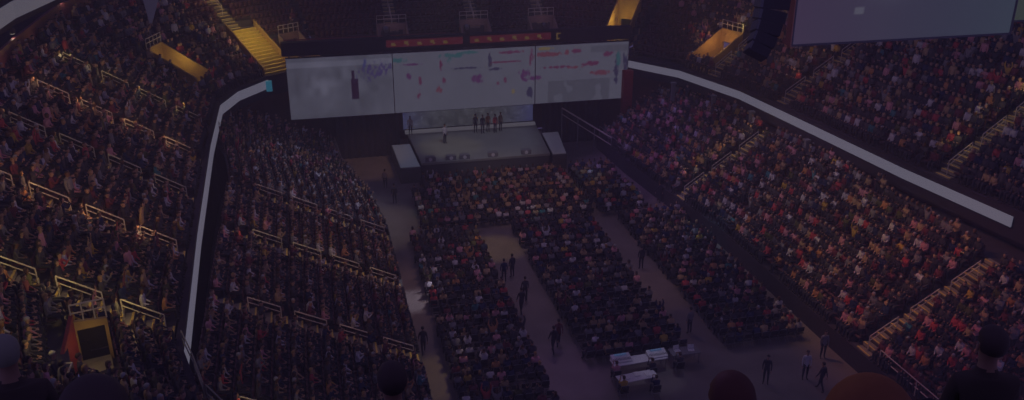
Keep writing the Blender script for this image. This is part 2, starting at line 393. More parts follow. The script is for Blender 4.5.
def wide_stair():
    i = 8; e = empty('wide_stair', (*TL.pt(i, 2, 0), TL.z0)); base = Vector(e.location); st = MB(); no = MB()
    rz = math.atan2(TL.D[i].y, TL.D[i].x)
    for r in range(0, 7):
        for h2 in range(2):
            z = TL.z0+r*TL.h+h2*TL.h/2+.03; p = TL.pt(i, 1.55, (r+.25+.5*h2)*TL.t); st.box((p.x, p.y, z-.05), (2.9, TL.t/2, .3), rz)
            q = TL.pt(i, 1.55, (r+.5*h2)*TL.t+.05); no.box((q.x, q.y, z+.11), (2.9, .1, .03), rz)
    for m_, nm, mm in ((st, 'steps', 'yelwall'), (no, 'step_nosing', 'nosing')):
        m_.v = [tuple(Vector(p)-base) for p in m_.v]; m_.build(nm, M[mm], e)
    for a in (.1, 3.0):
        w = MB(); A, B = TL.pt(i, a, 0), TL.pt(i, a, 7*TL.t); w.wall(A, B, TL.z0, TL.z0+.7, TL.z0+3.1, TL.z0+3.8, .12); w.v = [tuple(Vector(p)-base) for p in w.v]; w.build('side_wall', M['tanwall'], e)
    tag(e, 'wide bright yellow lit stair left of the big stage screens', 'stairs')
    for r in (1, 3, 5, 8, 10.5):
        c = TL.pt(i, 1.5, r*TL.t); lamp((c.x, c.y, TL.z0+r*TL.h+2.4), YEL, 60 if r < 6 else 25, name='stair_lamp')
wide_stair()
e = empty('stair_landing', (-9.5, 28.4, 9.8))
MB().box((0, 0, .3), (1.7, 1.5, .12)).box((0, 0, .0), (1.5, 1.3, .6)).build('platform', M['yelwall'], e)
g = MB()
for x, y in ((-.8, .7), (0, .7), (.8, .7), (.8, -.7)): g.tube((x, y, .3), (x, y, 1.3), .03, 6)
for z_ in (.85, 1.3): g.tube((-.8, .7, z_), (.8, .7, z_), .035, 6).tube((.8, .7, z_), (.8, -.7, z_), .035, 6)
g.build('guard_rail', M['rail'], e); tag(e, 'yellow lit landing with pale railing at the bottom left', 'platform'); lamp((-9.4, 28.6, 12.9), YEL, 22)
vomitory(TL, vomB, 'tan lit crowd entrance with pale railing at far end of upper left tier', M['tanwall'], M['step'], 0, 45)
for v, w, pw, c_ in zip(vE, ('dim brown crowd entrance above the seam of the left and middle screens', 'dim brown crowd entrance above the middle of the stage'), (5, 5), (PINK, PINK)):
    vomitory(TE, v, w, M['dimwall'], M['concrete'], 0, pw, c_)
vomitory(TE, (10, 3.9, 6.2, 1, 6), 'yellow lit crowd entrance at the right end of the stage screens', M['tanwall'], M['step'], 0, 70, YEL)
vomitory(TL, vY, 'leftmost dim brown crowd entrance above the left screen', M['dimwall'], M['concrete'], 0, 6, AMB)
vomitory(TE, vX, 'dim grey brown crowd entrance above the right screen', M['dimwall'], M['concrete'], 0, 6, PINK)
vomitory(TR, (12, .3, 3.0, 1, 5), 'tan crowd entrance with red wall right of the stage behind the ribbon', M['tanwall'], M['step'], 0, 60, AMB)

# ------------------------------------------------------------------ people
def skin_mesh(J, B, root, sub):
    me = bpy.data.meshes.new('t'); names = list(J); idx = {n: k for k, n in enumerate(names)}
    me.from_pydata([J[n][0] for n in names], [(idx[a], idx[b]) for a, b, _ in B], [])
    ob = bpy.data.objects.new('t', me); COL.objects.link(ob)
    ob.modifiers.new('s', 'SKIN')
    for n in names:
        sv = me.skin_vertices[0].data[idx[n]] if me.skin_vertices else None
        if sv is None: break
        r = J[n][1]; sv.radius = r if isinstance(r, tuple) else (r, r); sv.use_root = (n == root)
    if sub:
        sm = ob.modifiers.new('u', 'SUBSURF'); sm.levels = sub; sm.render_levels = sub
    bpy.context.view_layer.update()
    dg = bpy.context.evaluated_depsgraph_get()
    r = bpy.data.meshes.new_from_object(ob.evaluated_get(dg))
    V = [tuple(v.co) for v in r.vertices]; F = [tuple(p.vertices) for p in r.polygons]
    bpy.data.objects.remove(ob); bpy.data.meshes.remove(me); bpy.data.meshes.remove(r)
    return V, F
def figure(pose):
    """joints (position, radius) and bones (a, b, region); facing +Y, origin on the floor"""
    J, B = {}, []
    sit = pose.startswith('sit')
    hz = .54 if sit else .95; lean = {'sit_lean': .14, 'sit_lap': -.03}.get(pose, 0.)
    def sp(h, y=0): return (0, y+lean*h, hz+h)
    J['pelvis'] = (sp(0, -.02), (.155, .12)); J['waist'] = (sp(.17, -.03), (.135, .105)); J['chest'] = (sp(.36, -.02), (.165, .115)); J['neckb'] = (sp(.50), (.085, .07))
    J['neck'] = (sp(.57, .01), .052); J['jaw'] = (sp(.635, .035), (.062, .075)); J['skull'] = (sp(.715, .02), (.075, .092)); J['crown'] = (sp(.775, .01), (.055, .068))
    B += [('pelvis', 'waist', 'shirt'), ('waist', 'chest', 'shirt'), ('chest', 'neckb', 'shirt'), ('neckb', 'neck', 'skin'), ('neck', 'jaw', 'skin'), ('jaw', 'skull', 'skin'), ('skull', 'crown', 'skin')]
    for sg, n in ((-1, 'l'), (1, 'r')):
        J['hip'+n] = ((sg*.085, 0, hz-.03), (.095, .09))
        if sit:
            J['knee'+n] = ((sg*.115, .42, hz-.02), .068); J['calf'+n] = ((sg*.118, .43, hz-.2), .052); J['ankle'+n] = ((sg*.12, .42, .1), .038); J['toe'+n] = ((sg*.13, .56, .045), .036)
        elif pose == 'walk':
            f = sg*.22; J['knee'+n] = ((sg*.09, f*.55+.04, .52), .062); J['calf'+n] = ((sg*.09, f*.75, .36), .052); J['ankle'+n] = ((sg*.09, f*1.2, .09), .038); J['toe'+n] = ((sg*.1, f*1.2+.14, .045), .036)
        else:
            J['knee'+n] = ((sg*.1, .01, .52), .062); J['calf'+n] = ((sg*.1, -.01, .36), .053); J['ankle'+n] = ((sg*.105, -.02, .09), .038); J['toe'+n] = ((sg*.13, .12, .045), .036)
        s0 = sp(.455); J['sh'+n] = ((sg*.17, s0[1]-.01, s0[2]), (.062, .06))
        if pose in ('sit_lap', 'sit_lean'):
            el = (sg*.2, .02+s0[1], hz+.2); wr = (sg*.11, .25+s0[1]*.5, hz+.11); hd = (sg*.07, .315+s0[1]*.5, hz+.1); fd = Vector((-sg*.3, 1, -.1))
        elif pose == 'sit_phone':
            el = (sg*.2, .2, hz+.3); wr = (sg*.08, .34, hz+.5); hd = (sg*.055, .37, hz+.56); fd = Vector((-sg*.3, .3, 1))
        elif pose == 'sit_arms_up':
            el = (sg*.27, .05, hz+.68); wr = (sg*.22, .1, hz+.92); hd = (sg*.21, .11, hz+.99); fd = Vector((0, .1, 1))
        elif pose == 'stand_clap':
            el = (sg*.22, .1, hz+.22); wr = (sg*.07, .3, hz+.36); hd = (sg*.035, .36, hz+.41); fd = Vector((0, .5, 1))
        else:
            k = -sg*.12 if pose == 'walk' else .02
            el = (sg*.225, k*.6-.01, hz+.17); wr = (sg*.22, k*1.5+.03, hz-.07); hd = (sg*.215, k*1.7+.04, hz-.15); fd = Vector((0, .15, -1))
        J['elbow'+n] = (el, .043); J['wrist'+n] = (wr, (.027, .024)); J['palm'+n] = (hd, (.037, .02))
        B += [('pelvis', 'hip'+n, 'leg'), ('hip'+n, 'knee'+n, 'leg'), ('knee'+n, 'calf'+n, 'leg'), ('calf'+n, 'ankle'+n, 'leg'), ('ankle'+n, 'toe'+n, 'shoe'),
              ('chest', 'sh'+n, 'shirt'), ('sh'+n, 'elbow'+n, 'shirt'), ('elbow'+n, 'wrist'+n, 'shirt'), ('wrist'+n, 'palm'+n, 'skin')]
        J['_fd'+n] = (fd, sg)
    return J, B
def region_of(c, J, B):
    best = 9; reg = 'shirt'
    for a, b, rg in B:
        A, Bb = Vector(J[a][0]), Vector(J[b][0]); ab = Bb-A; t = max(0, min(1, (c-A).dot(ab)/ab.length_squared))
        ra = J[a][1]; rb = J[b][1]; ra = sum(ra)/2 if isinstance(ra, tuple) else ra; rb = sum(rb)/2 if isinstance(rb, tuple) else rb
        d = (c-(A+ab*t)).length-(ra*(1-t)+rb*t)
        if d < best: best = d; reg = rg
    return reg
def ball(c, r, sub=1, squash=(1, 1, 1)):
    bm = bmesh.new(); bmesh.ops.create_icosphere(bm, subdivisions=sub, radius=1)
    V = [(c[0]+v.co.x*r*squash[0], c[1]+v.co.y*r*squash[1], c[2]+v.co.z*r*squash[2]) for v in bm.verts]; F = [tuple(v.index for v in f.verts) for f in bm.faces]; bm.free(); return V, F
def make_person(pose, hi, style='short', sub=None):
    """returns (V, F, region per face), (hairV, hairF)"""
    J, B = figure(pose)
    fds = {n: J.pop('_fd'+n) for n in 'lr'}
    sub = (1 if hi else 0) if sub is None else sub
    V, F = skin_mesh(J, B, 'pelvis', sub)
    R = [region_of(sum((Vector(V[i]) for i in f), Vector())/len(f), J, B) for f in F]
    sk = Vector(J['skull'][0])
    if hi:
        def add(v2, f2, rg):
            n = len(V); V.extend(v2); F.extend(tuple(i+n for i in f) for f in f2); R.extend([rg]*len(f2))
        add(*ball((sk.x, sk.y+.096, sk.z-.035), .017, 1, (.8, 1.1, 1.5)), 'skin')          # nose
        for sg in (-1, 1):
            add(*ball((sk.x+sg*.08, sk.y+.0, sk.z-.03), .024, 1, (.4, .8, 1.3)), 'skin')       # ears
            add(*ball((sk.x+sg*.031, sk.y+.083, sk.z-.005), .011, 1, (1.2, .6, .8)), 'shoe')   # eyes
        add(*ball((sk.x, sk.y+.083, sk.z-.078), .02, 1, (1.3, .4, .4)), 'lip')
        for n in 'lr':                                                                       # five fingers a hand
            fd, sg = fds[n]; fd = fd.normalized(); p = Vector(J['palm'+n][0]); side = fd.cross(Vector((0, 1, 0)) if abs(fd.y) < .8 else Vector((0, 0, 1))).normalized()
            up = side.cross(fd)
            for k in range(5):
                if k < 4:
                    a = p+side*(k-1.5)*.018+fd*.012; ln = (.055, .07, .066, .05)[k]; m_ = a+fd*ln*.55-up*.004; e_ = a+fd*ln-up*.018
                else:
                    a = p+side*.026*-sg-fd*.01; m_ = a+side*.028*-sg+fd*.022; e_ = m_+fd*.028
                Jf = {'a': (tuple(a), .0095), 'b': (tuple(m_), .0085), 'c': (tuple(e_), .0072)}
                add(*skin_mesh(Jf, [('a', 'b', 0), ('b', 'c', 0)], 'a', 0), 'skin')
    # hair: shell round the skull, open over the face
    bm = bmesh.new(); bmesh.ops.create_uvsphere(bm, u_segments=(14 if hi else 7), v_segments=(10 if hi else 5), radius=1)
    long_ = style == 'long'
    kill = [f for f in bm.faces if (lambda c: (c.z < (.25 if c.y > .15 else (-.15 if c.y > -.3 else -.55))))(f.calc_center_median()) and not (long_ and f.calc_center_median().y < .1)]
    bmesh.ops.delete(bm, geom=kill, context='FACES')
    for v in bm.verts:
        x, y, z = v.co
        k = 1.0
        if long_ and z < 0: z = z*2.3; k = .95+.12*abs(z)*.4; y -= .12
        v.co = (x*.088*k, y*.106*k-.008, z*.105+.02)
    bm.verts.index_update()
    hV = [tuple(Vector(v.co)+sk) for v in bm.verts]; hF = [tuple(v.index for v in f.verts) for f in bm.faces]; bm.free()
    return (V, F, R), (hV, hF)
REG = ['shirt', 'leg', 'skin', 'shoe', 'lip']
def person_mesh(P, name, skin):
    V, F, R = P; me = bpy.data.meshes.new(name); me.from_pydata(V, [], F)
    for m in ('shirt', 'trousers', None, 'shoe', 'redwall'): me.materials.append(M[m] if m else skin)
    me.polygons.foreach_set('material_index', [REG.index(r) for r in R]); me.polygons.foreach_set('use_smooth', [True]*len(F)); me.update(); return me
def hair_mesh(Hh, name='hair'):
    me = bpy.data.meshes.new(name); me.from_pydata(Hh[0], [], Hh[1]); me.materials.append(M['hair']); me.polygons.foreach_set('use_smooth', [True]*len(Hh[1])); me.update()
    return me
POSES = ['sit_lap', 'sit_lean', 'sit_phone', 'sit_arms_up']
HI, LO = {}, {}
for po in POSES+['stand', 'walk', 'stand_clap']:
    for st in ('short', 'long'):
        P, Hh = make_person(po, True, st)
        HI[po, st] = (person_mesh(P, 'person_'+po, M['skin']), person_mesh(P, 'person_'+po, M['skin_dark']), hair_mesh(Hh))
        P, Hh = make_person(po, False, st)
        F = P[1]+[tuple(i+len(P[0]) for i in f) for f in Hh[1]]
        LO[po, st] = (np.array(P[0]+Hh[0]), F, P[2]+['hair']*len(Hh[1]))
PAL = [('black', (.046, .040, .062), 26), ('charcoal', (.075, .068, .085), 15), ('grey', (.22, .21, .24), 11), ('white', (.56, .54, .60), 7), ('navy', (.02, .03, .10), 9),
       ('maroon', (.17, .04, .06), 7), ('red', (.48, .07, .09), 4), ('pink', (.60, .28, .34), 6), ('tan', (.42, .29, .18), 8), ('orange', (.52, .24, .11), 2),
       ('teal', (.05, .20, .25), 1), ('olive', (.10, .10, .04), 3), ('mustard', (.5, .33, .06), 2)]  # tan, pink and white weighted up to carry warm highlights on the crowd
PW = np.array([p[2] for p in PAL], float); PW /= PW.sum()
HAIR = [((.04, .03, .035), 'black', 50), ((.075, .042, .03), 'brown', 34), ((.32, .2, .09), 'blonde', 8), ((.35, .35, .36), 'grey', 8)]
def rnd_person(pbias=None):
    w = PW.copy()
    if pbias:
        for k, m in pbias.items():
            w[[p[0] for p in PAL].index(k)] *= m
        w /= w.sum()
    c = PAL[rng.choice(len(PAL), p=w)]; h = HAIR[rng.choice(4, p=[.5, .34, .08, .08])]
    return c, h, ('long' if rng.random() < .42 else 'short'), rng.random() < .25
def put_person(loc, rz, pose, pers, label, group=None, scale=1., skin_i=None, name='person'):
    c, h, st, dk = pers
    me = HI[pose, st]; o = bpy.data.objects.new(name, me[1 if dk else 0]); COL.objects.link(o)
    o.location = loc; o.rotation_euler = (0, 0, rz); o.scale = (scale,)*3; o.color = (*c[1], 1)
    hh = bpy.data.objects.new('hair', me[2]); COL.objects.link(hh); hh.parent = o; hh.color = (*h[0], 1)
    tag(o, label, 'person', group)
    return o
# ---- collect every seat in the house
cand = []    # dict per seat
def lit_end(T, i): return T is TE or (T is TL and i >= 7) or (T is TR and i <= 11)
for T, facing_stage in ((TL, .35), (TE, 0), (TR, -.35), (LL, .35), (LR, -.35)):
    side = T.name
    for (x, y, z, f, r, i, ai, cnt, a, da) in T.seats():
        p = proj(x, y, z+.8)
        if not (-25 < p[0] < 1049 and -25 < p[1] < 425): continue
        occ = .93
        if T is TE: occ = .0 if y > 0 else 0
        if T is TL and i >= 7: occ = .06 if i > 7 else .55
        if T is TR and i <= 11: occ = .75 if (i == 11 and p[0] > 690) else .05
        if T is TL and i == 6: occ = .8
        cand.append(dict(p=(x, y, z), f=f, occ=rng.random() < occ, d=p[2], px=p, side=side, row=r, ai=ai, cnt=cnt, seg=i, turn=facing_stage, kind='seat'))
blocks = [('left floor block', 6.2, 11.3, 37.5, 60.2), ('middle floor block', 13.9, 20.5, 41.6, 60.2), ('right floor block', 22.3, 27.5, 41.3, 60.2), ('front floor block', 7.4, 25.4, 61.4, 70.8)]
for bn, x0, x1, y0, y1 in blocks:
    r = 0; y = y0
    while y < y1:
        n = int((x1-x0)/.56)
        for k in range(n):
            x = x0+.28+k*.56
            if bn == 'front floor block' and (20.9 < x < 21.5 or (x < 8.4 and y > 68.6)): continue
            p = proj(x, y, .8)
            cand.append(dict(p=(x, y, 0), f=0, occ=rng.random() < .88, d=p[2], px=p, side=bn, row=r, ai=0, cnt=k+1, seg=0, turn=0, kind='chair'))
        y += .92; r += 1
vis = [c for c in cand if 0 < c['px'][0] < 1024 and 3 < c['px'][1] < 400]
vis.sort(key=lambda c: c['d'])
# ---- label wording
def where(c):
    r = ORD[c['row']]; k = ORD[c['cnt']-1]
    if c['kind'] == 'chair': return f"{c['side']}, {r} row from back, {k} seat"
    seg = c['seg']; sec = {'upper left tier': 2, 'upper right tier': 11, 'lower left tier': 0, 'lower right tier': 0, 'far end tier': 9}[c['side']]
    b = bay_no(c)
    return f"{c['side']}, {ORD[b]} bay, {r} row up, {k} seat"
_bays = {}
def bay_no(c):
    return _bays[c['side']][(c['seg'], c['ai'])]
for side in {c['side'] for c in cand if c['kind'] == 'seat'}:
    keys = sorted({(c['seg'], c['ai']) for c in cand if c['side'] == side})
    _bays[side] = {k: n for n, k in enumerate(keys)}
people_idx, NP = 0, 272
bias = {'lower right tier': {'red': 2, 'orange': 2, 'maroon': 1.6, 'pink': 1.6}, 'lower left tier': {'grey': 1.5, 'white': 1.6}, 'front floor block': {'white': 2, 'tan': 2, 'teal': 3}}  # tops weighted toward the coloured light falling on each block
crowdV, crowdF, crowdC = [], [], []; voff = 0
lo_cache = {}
def add_lo(c, pose, pers, rz, sc):
    global voff
    V, F, R = LO[pose, pers[2]]
    ct, st = math.cos(rz)*sc, math.sin(rz)*sc; x, y, z = c['p']
    W_ = np.empty_like(V); W_[:, 0] = V[:, 0]*ct-V[:, 1]*st+x; W_[:, 1] = V[:, 0]*st+V[:, 1]*ct+y; W_[:, 2] = V[:, 2]*sc+z
    key = (pose, pers[2])
    if key not in lo_cache:
        ln = np.array([len(f) for f in F]); lo_cache[key] = (ln, np.array([i for f in F for i in f]), np.array([['shirt', 'leg', 'skin', 'shoe', 'hair'].index(r) for r in R]))
    ln, ix, rg = lo_cache[key]
    pal = np.array([pers[0][1], (.03, .03, .05), (.16, .08, .05) if pers[3] else (.42, .25, .19), (.03, .025, .025), pers[1][0]])
    crowdV.append(W_); crowdF.append((ln, ix+voff)); crowdC.append(pal[rg]); voff += len(V)
taken = 0; seat_ind = {'seat': 0, 'chair': 0}
order = vis+[c for c in cand if c not in vis] if False else sorted(cand, key=lambda c: (not (0 < c['px'][0] < 1024 and 3 < c['px'][1] < 400), c['d']))
for c in order:
    if not c['occ']: continue
    pers = rnd_person(bias.get(c['side']))
    pose = POSES[rng.choice(4, p=[.52, .33, .12, .03])]; jx, jy = rng.normal(0, .05), rng.normal(.03, .07)
    if c['kind'] == 'seat' and c['side'].startswith('lower') and rng.random() < .12: pose = 'stand_clap'
    if c['side'].startswith('upper') and rng.random() < .06: pose = 'stand'
    rz = c['f']-c['turn']*rng.random()+rng.normal(0, .12); sc = .93+rng.random()*.12
    c['p0'] = c['p']; c['p'] = (c['p'][0]+jx, c['p'][1]+jy, c['p'][2]) if c['kind'] == 'chair' else c['p']
    if c['side'].startswith('upper'): sc *= 1.05
    if taken < NP:
        taken += 1
        verb = {'sit_lap': 'seated', 'sit_lean': 'leaning', 'sit_phone': 'waving', 'sit_arms_up': 'arms raised', 'stand_clap': 'clapping', 'stand': 'standing'}[pose]
        put_person(c['p'], rz, pose, pers, f"person in {pers[0][0]} top, {verb}, {where(c)}", 'spectators in the '+c['side'], sc)
    else:
        add_lo(c, pose, pers, rz, sc)
def big_mesh(name, Vs, Fs, Cs, material):
    V = np.concatenate(Vs).astype(np.float32); ln = np.concatenate([f[0] for f in Fs]).astype(np.int32); ix = np.concatenate([f[1] for f in Fs]).astype(np.int32)
    me = bpy.data.meshes.new(name); me.vertices.add(len(V)); me.vertices.foreach_set('co', V.ravel())
    me.loops.add(len(ix)); me.loops.foreach_set('vertex_index', ix); me.polygons.add(len(ln))
    st = np.concatenate([[0], np.cumsum(ln)[:-1]]).astype(np.int32); me.polygons.foreach_set('loop_start', st)
    me.materials.append(material); me.update(calc_edges=True)
    if Cs is not None:
        C = np.concatenate(Cs); at = me.attributes.new('Col', 'FLOAT_COLOR', 'FACE'); at.data.foreach_set('color', np.concatenate([C, np.ones((len(C), 1))], 1).astype(np.float32).ravel())
    o = bpy.data.objects.new(name, me); COL.objects.link(o); return o
o = big_mesh('spectator_crowd', crowdV, crowdF, crowdC, M['crowd'])
tag(o, 'dense crowd of distant spectators filling the tiers and the floor seats', 'crowd', kind='stuff')

# ------------------------------------------------------------------ seats
def seat_parts():
    a = MB().box((0, 0, .42), (.40, .42, .05)).box((0, .2, .40), (.42, .05, .06))
    b = MB().box((0, -.235, .66), (.40, .045, .44)).box((0, -.25, .9), (.38, .05, .06))
    fr = MB().box((-.222, -.02, .33), (.03, .36, .05)).box((.222, -.02, .33), (.03, .36, .05)).box((-.222, -.2, .25), (.03, .06, .5)).box((.222, -.2, .25), (.03, .06, .5)).box((-.222, .0, .62), (.045, .34, .03)).box((.222, .0, .62), (.045, .34, .03)).box((-.222, -.17, .46), (.03, .05, .3)).box((.222, -.17, .46), (.03, .05, .3)).box((0, -.2, .3), (.46, .05, .05))
    return fr, a, b
def chair_parts():
    a = MB().box((0, 0, .44), (.42, .42, .045)).box((0, .19, .42), (.40, .04, .05))
    b = MB().box((0, -.215, .72), (.40, .03, .26))
    fr = MB()
    for sx in (-.2, .2):
        fr.tube((sx, .24, 0), (sx, -.2, .86), .014, 5).tube((sx, -.27, 0), (sx, .15, .45), .014, 5)
    fr.tube((-.2, -.2, .86), (.2, -.2, .86), .014, 5).tube((-.2, .2, .08), (.2, .2, .08), .01, 5)
    return fr, a, b
proto = {}
for kd, fn, mf, ms in (('seat', seat_parts, M['blackmetal'], M['seatred']), ('chair', chair_parts, M['chairmetal'], M['seatblk'])):
    fr, a, b = fn()
    proto[kd] = (fr.mesh('seat_frame', mf), a.mesh('seat_pan', ms), b.mesh('backrest', ms))
    vv, ff, off = [], [], 0
    for m_, part in ((0, a), (0, b)) + (((0, fr),) if kd == 'seat' else ()):
        vv += part.v; ff += [tuple(i+off for i in f) for f in part.f]; off += len(part.v)
    proto[kd, 'lo'] = (np.array(vv), np.array([len(f) for f in ff]), np.array([i for f in ff for i in f]))
for kd, nm, catg in (('seat', 'stadium_seat', 'seat'), ('chair', 'folding_chair', 'chair')):
    n = 0; Vs, Fs, off = [], [], 0
    for c in order:
        if c['kind'] != kd: continue
        inview = 0 < c['px'][0] < 1024 and 3 < c['px'][1] < 400
        if n < 300 and inview:
            n += 1
            e = bpy.data.objects.new(nm, proto[kd][0]); COL.objects.link(e); e.location = c.get('p0', c['p']); e.rotation_euler = (0, 0, c['f'])
            for k, pn in ((1, 'seat_pan'), (2, 'backrest')):
                q = bpy.data.objects.new(pn, proto[kd][k]); COL.objects.link(q); q.parent = e
            ad = ('maroon plastic seat' if kd == 'seat' else 'black folding chair')+(' under a spectator' if c['occ'] else ' left empty')
            tag(e, f"{ad}, {where(c)}", catg, ('maroon seats in the ' if kd == 'seat' else 'black chairs in the ')+c['side'])
        else:
            V, ln, ix = proto[kd, 'lo']; ct, st = math.cos(c['f']), math.sin(c['f']); x, y, z = c.get('p0', c['p'])
            W_ = np.empty_like(V); W_[:, 0] = V[:, 0]*ct-V[:, 1]*st+x; W_[:, 1] = V[:, 0]*st+V[:, 1]*ct+y; W_[:, 2] = V[:, 2]+z
            Vs.append(W_); Fs.append((ln, ix+off)); off += len(V)
    if Vs:
        o = big_mesh({'seat': 'distant_stadium_seats', 'chair': 'distant_folding_chairs'}[kd], Vs, Fs, None, M['seatred' if kd == 'seat' else 'seatblk'])
        tag(o, {'seat': 'rows of dark maroon seats across the far parts of the tiers', 'chair': 'rows of black folding chairs on the arena floor nearer the stage'}[kd], catg, kind='stuff')

# ------------------------------------------------------------------ screens
def screen(name, x0, x1, z0, z1, y, nx, nz, paint, label, frame=.12, strength=None, depth=.35, yaw=0.):
    e = empty(name, ((x0+x1)/2, y, z0), yaw); w = (x1-x0)/2; h = z1-z0
    X, Z = np.meshgrid(np.linspace(-w, w, nx), np.linspace(0, h, nz))
    V = np.stack([X.ravel(), np.full(X.size, -.02), Z.ravel()], 1)
    F = [(j*nx+i, j*nx+i+1, (j+1)*nx+i+1, (j+1)*nx+i) for j in range(nz-1) for i in range(nx-1)]
    me = bpy.data.meshes.new('display_panel'); me.from_pydata(V.tolist(), [], F); me.materials.append(M['led'])
    C = paint(X.ravel()+(x0+x1)/2, 1-Z.ravel()/h); at = me.attributes.new('Col', 'FLOAT_COLOR', 'POINT'); at.data.foreach_set('color', np.concatenate([C, np.ones((len(C), 1))], 1).astype(np.float32).ravel())
    o = bpy.data.objects.new('display_panel', me); COL.objects.link(o); o.parent = e
    MB().box((0, depth/2, h/2), (2*w+frame, depth, h+frame)).build('cabinet', M['blackmetal'], e)
    fr = MB(); t = frame/2
    for b in [((0, -.03, -t/2), (2*w+2*t, .1, t)), ((0, -.03, h+t/2), (2*w+2*t, .1, t)), ((-w-t/2, -.03, h/2), (t, .1, h)), ((w+t/2, -.03, h/2), (t, .1, h))]: fr.box(*b)
    fr.build('bezel', M['grey'], e)
    tag(e, label, 'screen'); return e
vn = rng.random((40, 90))
def vnoise(u, v):       # smooth value noise
    u = np.mod(u, 88); v = np.mod(v, 38); i = u.astype(int); j = v.astype(int); fu = u-i; fv = v-j; fu = fu*fu*(3-2*fu); fv = fv*fv*(3-2*fv)
    return (vn[j, i]*(1-fu)+vn[j, i+1]*fu)*(1-fv)+(vn[j+1, i]*(1-fu)+vn[j+1, i+1]*fu)*fv
def LX(px, py=75):
    x = px-512; y = 200-py; F = FOC*math.cos(PITCH)+y*math.sin(PITCH); dy = F*math.cos(YAW)-x*math.sin(YAW)
    return (x*math.cos(YAW)+F*math.sin(YAW))*78/dy
def inv_LX(X):
    F = X*math.sin(YAW)+78*math.cos(YAW); R_ = X*math.cos(YAW)-78*math.sin(YAW); V = 7.15-H
    return 512+FOC*R_/(F*math.cos(PITCH)-V*math.sin(PITCH))
SPL = [(478, .5, 5, 4, 'p'), (524, .47, 4.5, 4.5, 'p'), (530, .8, 2.5, 5, 'k'), (490, .22, 1.6, 7, 'k'), (531, .2, 2, 8, 'm'), (548, .15, 12, 2, 'r'), (566, .14, 2, 2.5, 'r'), (616, .5, 2, 12, 'k'), (618, .3, 2, 6, 't'),
       (600, .52, 8, 2.5, 'r'), (590, .35, 7, 2, 'm'), (576, .12, 4, 2, 'm'), (418, .72, 2, 5, 'm'), (420, .48, 1.5, 4, 'm'), (409, .4, 2, 2.5, 'p'), (441, .25, 1.5, 5, 'm'), (444, .5, 1.5, 3, 'm'), (439, .66, 2.5, 3, 'r'),
       (494, .35, 7, 1.2, 'k'), (465, .31, 12, .9, 'k'), (505, .24, 14, .8, 'm'), (557, .38, 12, 1.2, 'm'), (574, .4, 6, 1.2, 'r'), (455, .08, 12, 2, 't'), (470, .05, 8, 1.5, 't'), (510, .08, 10, 1.4, 'm'), (545, .05, 6, 1.5, 'y'),
       (505, .55, 1.5, 2.5, 'm'), (498, .6, 1.2, 2, 'm'), (513, .75, 1.5, 2.5, 'y'), (535, .55, 5, 2, 'p'), (525, .56, 3, 2, 'p'), (625, .35, 2.5, 9, 'k'), (412, .2, 10, .8, 'p'), (400, .12, 6, 2, 't'), (450, .15, 2, 3, 't'), (608, .2, 4, 2.5, 'm')]
SC = dict(p=(.055, .015, .065), m=(.07, .014, .045), r=(.09, .025, .042), k=(.02, .016, .045), t=(.02, .065, .08), y=(.12, .09, .04))
def paint_wall(X, v):
    px = inv_LX(X)
    n = vnoise(X*.9+3, v*4)*.6+vnoise(X*2.2, v*9+5)*.4
    left = X < LX(393)
    g = np.where(left, .052+.040*n, .076+.010*n)
    # bright mist on the left panel
    Yp = v*60
    mist = np.exp(-((px-328)/26)**2-((v-.45)/.33)**2)*.05*(vnoise(X*1.5+7, v*7+3)-.25)
    g = g+np.where(left, mist, 0)
    g = g+np.where(left & (v > .07) & (v < .16), .028, 0)
    g = g-np.where(~left & (px > 548) & (px < 610) & (v > .62), .02*(n > .35), 0)+np.where((px > 590) & (v > .05) & (v < .16), -.016, 0)
    C = np.stack([g*.93, g*.91, g*1.3], 1)
    wob = (vnoise(X*5, v*18)*.6+vnoise(X*11+4, v*34+3)*.4-.5)*3
    for (sx, sv, rx, ry, c) in SPL:
        d = ((px-sx)/rx)**2+((Yp-sv*60)/ry)**2+wob*1.1
        k = np.clip((1.5-d)*1.3, 0, 1)[:, None]*.9; C = C*(1-k)+np.array(SC[c])*k
    # dark bottle-like figure and the blue purple splash of the left panel
    fig = ((abs(px-355) < 3.6) & (v > .38) & (v < .72)) | ((abs(px-353.6) < 1.5) & (v > .24) & (v < .4)); k = fig[:, None]*.97
    C = C*(1-k)+np.array((.016, .006, .02))*k
    d = ((px-378)/16)**2+((Yp-16+(px-378)*.2)/6)**2+wob*1.9; k = (np.clip(1.1-d, 0, 1)*(px < 393))[:, None]*.8; C = C*(1-k)+np.array((.035, .022, .09))*k
    d = ((px-366)/2)**2+((Yp-10)/7)**2+wob*.8; k = np.clip(1.1-d, 0, 1)[:, None]*.8; C = C*(1-k)+np.array((.03, .03, .11))*k
    return C
for a, b, lb, nx in ((287, 392.6, 'left stage screen showing grey mist, a dark bottle and a blue purple splash', 220), (393.4, 534.6, 'middle stage screen, white with purple, red and teal paint splashes', 290), (535.4, 627, 'right stage screen, white with red splashes and a dark figure at its right edge', 190)):
    screen('led_screen', LX(a), LX(b), 4.45, 9.85, 78.0, nx, 110, paint_wall, lb, frame=.06)
def paint_low(X, v):
    n = vnoise(X*2, v*6+9); e = np.clip(abs(X-14.5)/6.2, 0, 1)**4
    g = .030+.022*n; C = np.stack([g*(1-.1*e), g*(1-.05*e), g*1.25+.045*e], 1)
    s = (vnoise(X*9, v*26) > .86)[:, None]; return C*(1+.9*s)
screen('led_screen', 8.4, 21.0, 1.75, 4.5, 81.4, 200, 60, paint_low, 'low dim screen behind the stage, blue at both ends', frame=.06)
